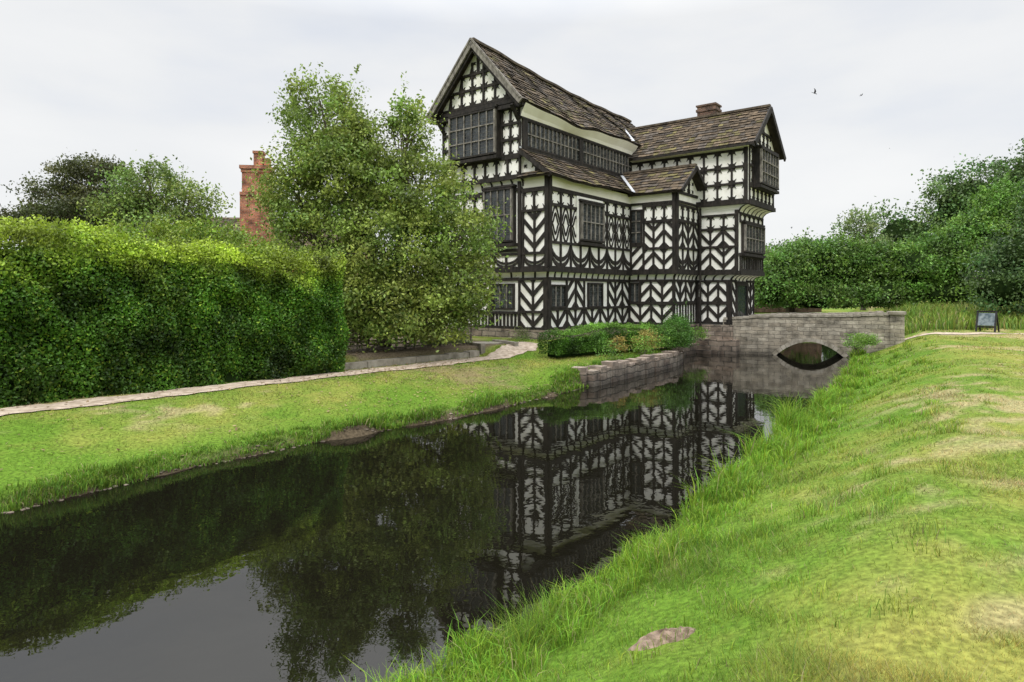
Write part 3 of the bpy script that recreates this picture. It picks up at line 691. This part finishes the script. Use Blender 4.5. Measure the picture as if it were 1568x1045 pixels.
# ---------------------------------------------------------------- walls, steps, fence
def wall(name,pts,th,ztop,zbot,mat,cop=True,jit=.02):
    e=empty(name); mb=MB(); cp=MB()
    for (a,b_) in zip(pts[:-1],pts[1:]):
        a=Vector(a);b_=Vector(b_); n=max(1,int((b_-a).length/.4))
        for i in range(n):
            p=a.lerp(b_,i/n); q=a.lerp(b_,(i+1)/n); zt=ztop+random.uniform(-jit,jit)
            mb.beam3((p.x,p.y,(zt+zbot)/2),(q.x,q.y,(zt+zbot)/2),th+random.uniform(-.05,.05),zt-zbot)
            if cop and random.random()>.2:
                hh_=random.uniform(.07,.15); r_=p.lerp(q,random.uniform(.85,.97)); cp.beam3((p.x,p.y,zt+hh_/2),(r_.x,r_.y,zt+hh_/2),th+random.uniform(-.06,.08),hh_)
    mb.obj('courses',mat,e); 
    if cop: cp.obj('coping',M_copred,e)
wall('retaining_wall',[(1.75,18.75),(2.15,18.6),(5.85,23.9),(6.4,25.2),(6.95,27.3)],.42,.42,-.8,M_sand,True,.05)
wall('low_stone_wall',[(-5.0,16.9),(-4.3,17.55),(-1.15,20.95)],.26,.80,.2,M_coping,False)
sb=MB()
for i in range(3): sb.box(-.55,.55,-.3+.32*i,1.2,.45,.70+.13*i)
sb.box(-.72,-.56,-.3,1.2,.4,1.02); sb.box(.56,.72,-.3,1.2,.4,1.02)
o=sb.obj('stone_steps',M_coping); o.location=(-.55,21.75,0); o.rotation_euler=(0,0,.55)
fe=MB()
A=Vector((-5.2,18.2));Bv=Vector((-1.4,22.2)); nseg=4
for i in range(nseg+1):
    p=A.lerp(Bv,i/nseg); fe.tube([(p.x,p.y,.7),(p.x+.02,p.y,1.75)],[.045,.035],6)
for i in range(nseg):
    p=A.lerp(Bv,i/nseg);q=A.lerp(Bv,(i+1)/nseg)
    for k in range(6):
        z=1.0+k*.12; fe.beam3((p.x,p.y,z+random.uniform(-.03,.03)),(q.x,q.y,z+random.uniform(-.03,.03)),.03,.05)
    for k in range(1,4):
        m_=p.lerp(q,k/4); fe.beam3((m_.x,m_.y-.02,.9),(m_.x,m_.y-.02,1.66),.04,.04,up=(1,0,0))
    fe.beam3((p.x,p.y-.03,.98),(q.x,q.y-.03,1.6),.03,.05)
fe.obj('hurdle_fence',M_fence)

# ---------------------------------------------------------------- hedges
def hedge(name,a,b_,thick,ztop,zbot,n,size,ctop,cface,zt2=None,bump=.12,shag=.16,fr0=.70):
    e=empty(name); a=np.array(a,float); b_=np.array(b_,float); L_=np.linalg.norm(b_-a); t=(b_-a)/L_; nr=np.array([t[1],-t[0]])
    zt2=ztop if zt2 is None else zt2
    H=ztop-zbot; areas=np.array([L_*H,L_*thick,thick*H,thick*H]); areas=areas/areas.sum()
    k=rng.choice(4,n,p=areas); s=rng.uniform(0,L_,n); u=rng.uniform(0,1,n); v=rng.uniform(0,1,n)
    pos_s=np.where(k==2,L_,np.where(k==3,0,s)); pos_u=np.where(k==0,0,u*thick); frac=np.where(k==1,1,v)
    zt=ztop+(zt2-ztop)*pos_s/L_+bump*.8*pn(pos_s,pos_s*0,1.3,65)
    cf=pn(pos_s,frac*H+pos_u,5,64)
    bulge=bump*pn(pos_s*1.0,frac*H*1.3+pos_u,2.0,61)+bump*.45*cf
    dep=np.abs(rng.normal(0,.07,n))
    out=bulge-dep+.03
    edge=.45*np.clip((frac-.80)/.20,0,1)**2*(k==0)
    px=a[0]+t[0]*pos_s+nr[0]*(thick/2-pos_u); py=a[1]+t[1]*pos_s+nr[1]*(thick/2-pos_u)
    px=px+np.where(k==0,nr[0]*(out-edge),0)+np.where(k==2,t[0]*out,0)-np.where(k==3,t[0]*out,0); py=py+np.where(k==0,nr[1]*(out-edge),0)+np.where(k==2,t[1]*out,0)-np.where(k==3,t[1]*out,0)
    dome=-.28*np.clip(1-pos_u/.35,0,1)**2*(k==1)*(bump>.1)
    pz=zbot+(zt-zbot)*frac+dome+np.where((k==1)|(frac>.93),np.where(rng.uniform(0,1,n)<.35,rng.uniform(0,shag,n)*(1+.8*pn(pos_s,pos_u,5,66)),0),0)
    c=np.stack([px,py,pz],1)
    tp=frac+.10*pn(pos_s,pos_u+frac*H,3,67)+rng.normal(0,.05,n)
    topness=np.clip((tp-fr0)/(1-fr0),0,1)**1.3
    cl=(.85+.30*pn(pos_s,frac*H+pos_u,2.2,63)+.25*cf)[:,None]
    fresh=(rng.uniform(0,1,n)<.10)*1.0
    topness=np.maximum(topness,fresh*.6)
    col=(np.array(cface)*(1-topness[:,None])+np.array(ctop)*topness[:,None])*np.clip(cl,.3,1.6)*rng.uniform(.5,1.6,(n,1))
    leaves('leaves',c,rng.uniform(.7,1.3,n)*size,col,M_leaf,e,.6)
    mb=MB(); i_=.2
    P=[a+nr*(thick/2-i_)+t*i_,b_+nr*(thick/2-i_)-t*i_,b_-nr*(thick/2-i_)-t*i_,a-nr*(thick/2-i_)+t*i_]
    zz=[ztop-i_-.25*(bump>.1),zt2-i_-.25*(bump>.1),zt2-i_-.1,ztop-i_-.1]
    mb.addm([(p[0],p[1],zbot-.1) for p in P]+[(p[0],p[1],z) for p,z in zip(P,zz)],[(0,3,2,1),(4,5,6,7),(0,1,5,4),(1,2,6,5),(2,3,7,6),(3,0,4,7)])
    mb.obj('dark_core_box',M_inner,e)  # added dark solid box, stops the view through the hedge leaves
    return e
def off(p,dx): return (p[0]-.738*dx,p[1]+.675*dx)
p0=off((-13.1,7.2),.8); p1=off((-4.35,16.75),.8)
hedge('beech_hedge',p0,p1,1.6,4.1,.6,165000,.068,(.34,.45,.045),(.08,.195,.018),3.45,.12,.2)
hedge('box_hedge',(1.15,20.6),(5.3,25.0),.8,1.40,.72,28000,.05,(.15,.30,.035),(.07,.17,.018),1.46,.09,.1,.84)

# ---------------------------------------------------------------- trees
def tree(name,base,lobes,nclump,per,size,col,trunk_r=.18,sig=.28,colvar=.35,core=False,shoots=0,limbs=True,fork=None):
    e=empty(name); lobes=np.array(lobes,float)
    vol=(lobes[:,3]*lobes[:,4]*lobes[:,5])**.8; k=rng.choice(len(lobes),nclump,p=vol/vol.sum())
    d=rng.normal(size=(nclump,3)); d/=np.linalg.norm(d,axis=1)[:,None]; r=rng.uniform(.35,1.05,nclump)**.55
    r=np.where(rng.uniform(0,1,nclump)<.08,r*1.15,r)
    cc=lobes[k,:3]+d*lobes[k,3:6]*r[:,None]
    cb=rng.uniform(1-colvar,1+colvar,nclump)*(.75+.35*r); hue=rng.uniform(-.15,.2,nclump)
    n=nclump*per; ci=np.repeat(np.arange(nclump),per)
    sg=sig*rng.uniform(.6,1.3,nclump)
    g=rng.normal(size=(n,3))*sg[ci][:,None]*np.array([1,1,.65])
    c=cc[ci]+g; 
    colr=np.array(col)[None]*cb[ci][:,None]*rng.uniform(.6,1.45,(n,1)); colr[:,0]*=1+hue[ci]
    if shoots:
        top_=cc[np.argsort(-(cc[:,2]+rng.normal(0,.5,nclump)))][:shoots]; L_=rng.uniform(.4,.9,shoots); m_=26
        sc=np.repeat(top_,m_,axis=0); tt=rng.uniform(0,1,(shoots*m_)); dirx=np.repeat(rng.normal(0,.25,(shoots,2)),m_,axis=0)
        sh=sc+np.stack([dirx[:,0]*tt,dirx[:,1]*tt,tt*np.repeat(L_,m_)],1)+rng.normal(0,.05,(shoots*m_,3))
        c=np.concatenate([c,sh]); colr=np.concatenate([colr,np.array(col)[None]*rng.uniform(.9,1.5,(shoots*m_,1))])
    lowc=c[:,2]<base[2]+.12; c[lowc,2]=base[2]+rng.uniform(.05,.6,lowc.sum())
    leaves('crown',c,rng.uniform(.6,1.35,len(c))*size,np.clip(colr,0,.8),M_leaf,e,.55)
    mb=MB(); bx,by,bz=base; ctrp=lobes[:,:3].mean(0)
    th=fork if fork else (ctrp[2]-bz)*.45
    mid=Vector((bx*.8+ctrp[0]*.2,by*.8+ctrp[1]*.2,bz+th))
    mb.tube([(bx,by,bz-.2),(bx,by,bz+.1),(bx+.05,by,bz+th*.5),mid],[trunk_r*1.5,trunk_r*1.1,trunk_r*.95,trunk_r*.8],9)
    if limbs:
        for li,lb in enumerate(lobes):
            tgt=Vector(lb[:3]); q=mid.lerp(tgt,.5)+Vector((random.uniform(-.3,.3),random.uniform(-.3,.3),-.15))
            ext=(tgt-q)*.6
            if ext.length>lb[5]*.8: ext=ext*(lb[5]*.8/ext.length)
            mb.tube([mid-Vector((0,0,.1)),q,tgt,tgt+ext],[trunk_r*.6,trunk_r*.38,trunk_r*.2,.012],6)
            for i in np.where(k==li)[0][:14]:
                p=Vector(cc[i]); s_=q.lerp(tgt,random.uniform(.2,1)); mb.tube([s_,s_.lerp(p,.55)+Vector((0,0,random.uniform(-.1,.2))),p],[trunk_r*.16,trunk_r*.1,.008],5)
    mb.obj('trunk_and_limbs',M_bark,e,True)
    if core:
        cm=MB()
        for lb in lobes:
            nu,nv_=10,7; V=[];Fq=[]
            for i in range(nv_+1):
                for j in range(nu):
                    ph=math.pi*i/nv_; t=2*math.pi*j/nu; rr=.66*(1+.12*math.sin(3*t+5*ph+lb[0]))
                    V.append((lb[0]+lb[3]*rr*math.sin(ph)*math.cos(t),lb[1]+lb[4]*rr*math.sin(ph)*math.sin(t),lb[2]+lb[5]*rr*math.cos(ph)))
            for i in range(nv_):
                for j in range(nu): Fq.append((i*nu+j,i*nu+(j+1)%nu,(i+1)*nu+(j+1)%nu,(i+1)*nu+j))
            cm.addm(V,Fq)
        cm.obj('dark_core_fill',M_inner,e,True)  # added dark blobs, keep sky from leaking through the crown
    return e
main=[(-5.9,20.6,8.0,1.2,1.3,1.3),(-5.0,20.6,7.0,.9,1.2,1.2),(-3.3,20.6,7.6,.65,.8,1.15),(-6.9,20.6,5.9,.9,1.2,1.3),(-5.1,20.4,6.2,1.7,1.6,1.4),(-2.9,20.3,5.9,1.4,1.5,1.2),
(-1.65,20.2,4.4,1.15,1.3,1.2),(-3.9,20.0,3.9,2.1,1.8,1.5),(-6.2,20.3,4.2,1.2,1.3,1.2),(-4.6,19.4,2.2,1.2,1.1,1.0),(-2.7,19.5,2.1,1.6,1.2,.95),(-1.35,19.8,2.7,.8,.9,1.0),(-3.6,19.2,2.5,1.4,.9,1.0)]
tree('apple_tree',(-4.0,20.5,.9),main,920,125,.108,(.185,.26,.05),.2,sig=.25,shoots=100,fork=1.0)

tree('cedar_tree',(-22.5,35,.9),[(-22.5,35,9.2,1.7,1.6,.45),(-24.3,35,8.1,1.6,1.5,.35),(-20.9,34.5,7.9,1.5,1.5,.35),(-22.5,34.6,7.0,3.0,2,.6),(-25.8,34.6,6.4,1.8,1.8,.45),(-22,34.6,5.4,3.6,2.4,1.0)],420,110,.15,(.075,.09,.03),.3,sig=.34,colvar=.45)
tree('ash_tree',(-17.8,33,.9),[(-18.3,33,8.3,1.5,1.4,.8),(-16.2,33,7.4,1.2,1.3,.7),(-19.5,33,7.0,1.4,1.4,.8),(-17.6,33,6.2,2.2,1.8,1.3),(-16,33,5.2,2,1.6,1.2)],230,70,.16,(.15,.22,.05),.2,sig=.42,shoots=70)
tree('hawthorn_tree',(-13.5,26,.9),[(-14.5,26,4.6,2.0,1.5,1.2),(-12.5,26,4.4,1.6,1.4,1.2),(-16.5,26,4.2,1.6,1.4,1.0),(-18.8,26.5,4.0,1.8,1.4,1.0),(-10.6,26,4.0,1.6,1.4,1.3)],280,80,.13,(.17,.26,.03),.15,sig=.32)

tree('hazel_tree',(17.5,41,1.7),[(15.6,39.6,2.9,1.2,1.3,1.3),(16.8,40.5,3.8,1.8,1.6,1.5),(18.8,41,4.4,1.9,1.6,1.7),(20.9,41.5,4.5,2.0,1.8,1.8),(22.9,41,4.1,1.7,1.6,1.8),(18.5,39.5,2.4,2.4,1.2,.9),(22.5,39.5,2.5,2.4,1.2,.9)],520,85,.17,(.09,.175,.028),.2,sig=.36,core=True,colvar=.5,shoots=25)
tree('rowan_tree',(24.2,45,1.7),[(24.0,45,7.3,1.1,1.2,.9),(24.4,45,5.7,1.6,1.5,1.0)],110,60,.16,(.16,.23,.08),.13,sig=.33,shoots=20)
tree('elder_tree',(24.5,40,1.7),[(24.6,40,4.0,1.9,1.7,1.7),(26.7,40,4.8,1.9,1.8,1.9),(28.9,40.5,5.8,2.1,1.9,2.1),(31,41,7.0,2.2,2,2.4),(26,38.8,2.5,2.2,1.2,.9),(29.5,39,2.7,2.4,1.2,1.1)],520,85,.18,(.115,.225,.035),.2,sig=.38,core=True,shoots=30,colvar=.5)
tree('lime_tree',(28.2,31.5,1.4),[(25.0,31.5,4.3,1.9,1.7,1.7),(26.9,31.5,6.3,2.0,1.9,2.1),(26.4,31.6,8.5,1.4,1.4,1.3),(28.8,31.5,10.0,2.6,2.2,2.8),(23.5,31.4,2.9,1.4,1.3,1.2),(31,31,5.5,3,2.4,3),(26.2,30.6,2.5,2.2,1.1,1.1),(29.5,30.3,2.9,2.4,1.2,1.4)],760,95,.14,(.07,.135,.04),.28,sig=.36,core=True,colvar=.5,shoots=30)
tree('oak_tree',(34,50,1.7),[(30,50,6.4,3,2.5,2.8),(35,50,8.8,3.5,3,3.5),(40,50,10,4,3,4),(46,48,10,4,3,4)],420,80,.24,(.075,.14,.035),.35,sig=.55,core=True,colvar=.5)
tree('sycamore_tree',(16,52,1.7),[(15,52,4,2.5,2,1.8),(19,53,4.6,3,2,2.0),(24,54,4.8,3.4,2,2.2),(12,54,4.0,2.5,2,1.9)],300,80,.22,(.10,.185,.035),.3,sig=.5,core=True)
lob=[]
for i in range(60):
    a=math.radians(-50+i*2.4-20) ; rr=95+random.uniform(-6,6); lob.append((rr*math.sin(a)*1.15,rr*math.cos(a),3.2+random.uniform(-.5,.8),4.5,3,2.8+random.uniform(-.3,1.0)))
tree('distant_woodland',(0,98,1.0),lob,900,30,.55,(.075,.13,.04),.3,sig=1.0,core=True,limbs=False)

tree('ivy_shrub',(5.9,24.9,.6),[(5.75,24.3,.95,.5,.45,.65),(6.25,24.3,.5,.36,.4,.6),(6.5,25.6,1.0,.5,.45,.7),(6.7,27.0,1.2,.35,.4,.6),(6.3,24.9,1.3,.4,.4,.5)],190,90,.058,(.065,.16,.02),.03,sig=.13,shoots=14)
tree('azalea_shrub',(4.7,23.6,.6),[(4.75,23.2,.9,.45,.4,.4),(3.6,22.2,.95,.3,.3,.25)],40,90,.05,(.26,.22,.055),.03,sig=.12)
tree('fern_shrub',(5.2,24.3,.6),[(5.2,23.9,.95,.45,.4,.4),(7.5,27.9,.8,.35,.25,.35),(8.2,28.6,.7,.3,.3,.3),(3.0,20.3,.62,.35,.3,.2),(4.4,22.4,.62,.35,.3,.2)],60,80,.06,(.13,.25,.035),.03,sig=.13)
tree('bankside_shrub',(13.6,25.9,.5),[(13.3,25.4,.5,.35,.3,.3),(14.0,25.8,.85,.35,.3,.28)],34,80,.055,(.15,.28,.04),.03,sig=.13)
tree('lavender_shrub',(-1.5,22.0,.9),[(-1.7,21.7,1.1,.35,.3,.25),(-2.4,21.0,1.1,.4,.3,.25),(.3,22.9,1.1,.3,.25,.2)],36,80,.05,(.16,.22,.06),.03,sig=.11)

# ---------------------------------------------------------------- brick outbuilding with chimney
ob=empty('brick_outbuilding',(-15,38.5,0),.12)
b1=MB();b1.box(-.85,.85,-.55,.55,.9,8.4); b1.box(-.75,.72,-.5,.5,8.4,9.9); b1.box(-.85,.82,-.6,.6,8.35,8.55); b1.box(-.8,.78,-.55,.55,9.7,9.85); b1.box(-.87,.85,-.62,.62,9.9,10.1)
b1.box(-.15,.35,-.3,.3,10.1,10.85); b1.box(-.2,.4,-.35,.35,10.85,11.0); b1.box(.42,.72,-.25,.25,10.1,10.6)
b1.box(-5.5,6,1.0,6,.9,5.2)
b1.add([(-5.5,1,5.2),(-5.5,6,5.2),(-5.5,3.5,7.4)])
b1.obj('brick_walls_and_chimney',M_brick,ob)
RF=MB(); roof((-5.8,.6,5.0),(6.2,.6,5.0),(-5.8,3.5,7.5),(6.2,3.5,7.5)); roof((-5.8,6.4,5.0),(6.2,6.4,5.0),(-5.8,3.5,7.5),(6.2,3.5,7.5)); RF.obj('slate_roof',M_slate,ob)
ob2=empty('farm_building',(25.5,58,0),0)
b2=MB(); b2.box(-5,2,0,6,1,4.2); b2.obj('brick_walls',M_brickold,ob2)
RF=MB(); roof((-5.3,-.3,4.1),(2.3,-.3,4.1),(-5.3,3,6.6),(2.3,3,6.6)); roof((-5.3,6.3,4.1),(2.3,6.3,4.1),(-5.3,3,6.6),(2.3,3,6.6)); RF.obj('slate_roof',M_slate,ob2)

# ---------------------------------------------------------------- information sign
gx,gy=19.9,27.4; gz=float(hfun(gx,gy))
sg_=empty('information_sign',(gx,gy,gz),-.9)
s1=MB(); 
for x in (-.33,.33):
    s1.beam3((x,-.12,0),(x,.1,.85),.06,.06); s1.beam3((x,.42,0),(x,.1,.85),.05,.05)
s1.beam3((-.33,.28,.3),(.33,.28,.3),.03,.04); s1.beam3((-.36,.1,.86),(.36,.1,.86),.06,.06); s1.beam3((-.33,-.06,.22),(.33,-.06,.22),.05,.06)
s1.obj('frame',M_black,sg_)
s2=MB(); s2.addm([(-.29,-.065,.28),(.29,-.065,.28),(.29,.07,.8),(-.29,.07,.8),(-.29,-.03,.27),(.29,-.03,.27),(.29,.1,.79),(-.29,.1,.79)],[(0,1,2,3),(7,6,5,4),(0,4,5,1),(2,6,7,3),(0,3,7,4),(1,5,6,2)])
s2.obj('panel',M_panel,sg_)

# ---------------------------------------------------------------- birds
def bird(x,y,z,s,rz,flap):
    mb=MB(); mb.tube([(0,-.5,0),(0,-.42,.02),(0,-.3,.03),(0,-.05,0),(0,.2,0),(0,.45,0)],[.01,.07,.06,.11,.07,.02],8)
    mb.addm([(-.03,.35,0),(.03,.35,0),(.14,.75,0),(0,.68,0),(-.14,.75,0)],[(0,1,2,3,4)])
    for sx in (-1,1):
        mb.addm([(0,-.25,.03),(sx*.4,-.35,.03+flap*.3),(sx*.75,-.1,.03+flap*.5),(sx*1.05,.25,flap*.55),(sx*.6,.12,.02+flap*.4),(sx*.3,.12,.02+flap*.2),(0,.15,.02)],[(0,1,5,6),(1,2,4,5),(2,3,4)])
    o=mb.obj('bird',M_feather); o.location=(x,y,z); o.scale=(s,s,s); o.rotation_euler=(.6,.5,rz)
bird(.463*30,30,2.64+.307*30,.21,.9,.9); bird(.535*42,42,2.64+.304*42,.13,2.2,.5); bird(.428*45,45,2.64+.101*45,.12,1.5,.2); bird(.578*60,60,2.64+.222*60,.09,.5,.6)

# ---------------------------------------------------------------- light, sky, camera
wd=bpy.data.worlds.new('World'); scene.world=wd; wd.use_nodes=True; nt=wd.node_tree; L=nt.links
bg=nt.nodes['Background']; sk=N(nt,'ShaderNodeTexSky',sky_type='NISHITA'); sk.sun_disc=False; sk.sun_elevation=math.radians(52); sk.sun_rotation=math.radians(210)
tc=N(nt,'ShaderNodeTexCoord'); mp=N(nt,'ShaderNodeMapping'); mp.inputs['Scale'].default_value=(1,1,3.0); L.new(tc.outputs['Generated'],mp.inputs[0])
nz=N(nt,'ShaderNodeTexNoise'); nz.inputs['Scale'].default_value=1.9; nz.inputs['Detail'].default_value=6; nz.inputs['Roughness'].default_value=.5; L.new(mp.outputs[0],nz.inputs['Vector'])
cr=ramp(nt,nz.outputs[0],[(.34,(.80,.835,.90)),(.5,(.92,.93,.94)),(.66,(.99,.99,.985))])
sx=N(nt,'ShaderNodeSeparateXYZ'); L.new(tc.outputs['Generated'],sx.inputs[0])
mr=N(nt,'ShaderNodeMapRange'); mr.inputs['From Min'].default_value=.38; mr.inputs['From Max'].default_value=.95; mr.inputs['To Min'].default_value=9.8; mr.inputs['To Max'].default_value=39
L.new(sx.outputs[2],mr.inputs[0])
mu=N(nt,'ShaderNodeVectorMath',operation='MULTIPLY'); L.new(cr.outputs[0],mu.inputs[0]); L.new(mr.outputs[0],mu.inputs[1])
mx=N(nt,'ShaderNodeMix',data_type='RGBA'); mx.inputs[0].default_value=.93; L.new(sk.outputs[0],mx.inputs[6]); L.new(mu.outputs[0],mx.inputs[7])
L.new(mx.outputs[2],bg.inputs[0]); bg.inputs[1].default_value=.1
sl=bpy.data.lights.new('sun','SUN'); sl.energy=1.5; sl.angle=math.radians(12); sl.color=(1,.95,.87); so=bpy.data.objects.new('sun',sl); COL.objects.link(so)
el=math.radians(52); dv=Vector((-.5*math.cos(el),-.866*math.cos(el),math.sin(el))); so.rotation_euler=dv.to_track_quat('Z','Y').to_euler()
cam=bpy.data.cameras.new('camera'); cam.sensor_width=36; cam.lens=36*1000/1568; cam.shift_y=-(522.5-450)/1568; cam.clip_end=3000
co=bpy.data.objects.new('camera',cam); co.location=(0,0,2.64); co.rotation_euler=(math.radians(90),0,0); COL.objects.link(co); scene.camera=co
scene.view_settings.view_transform='Standard'; scene.view_settings.look='None'; scene.view_settings.exposure=0
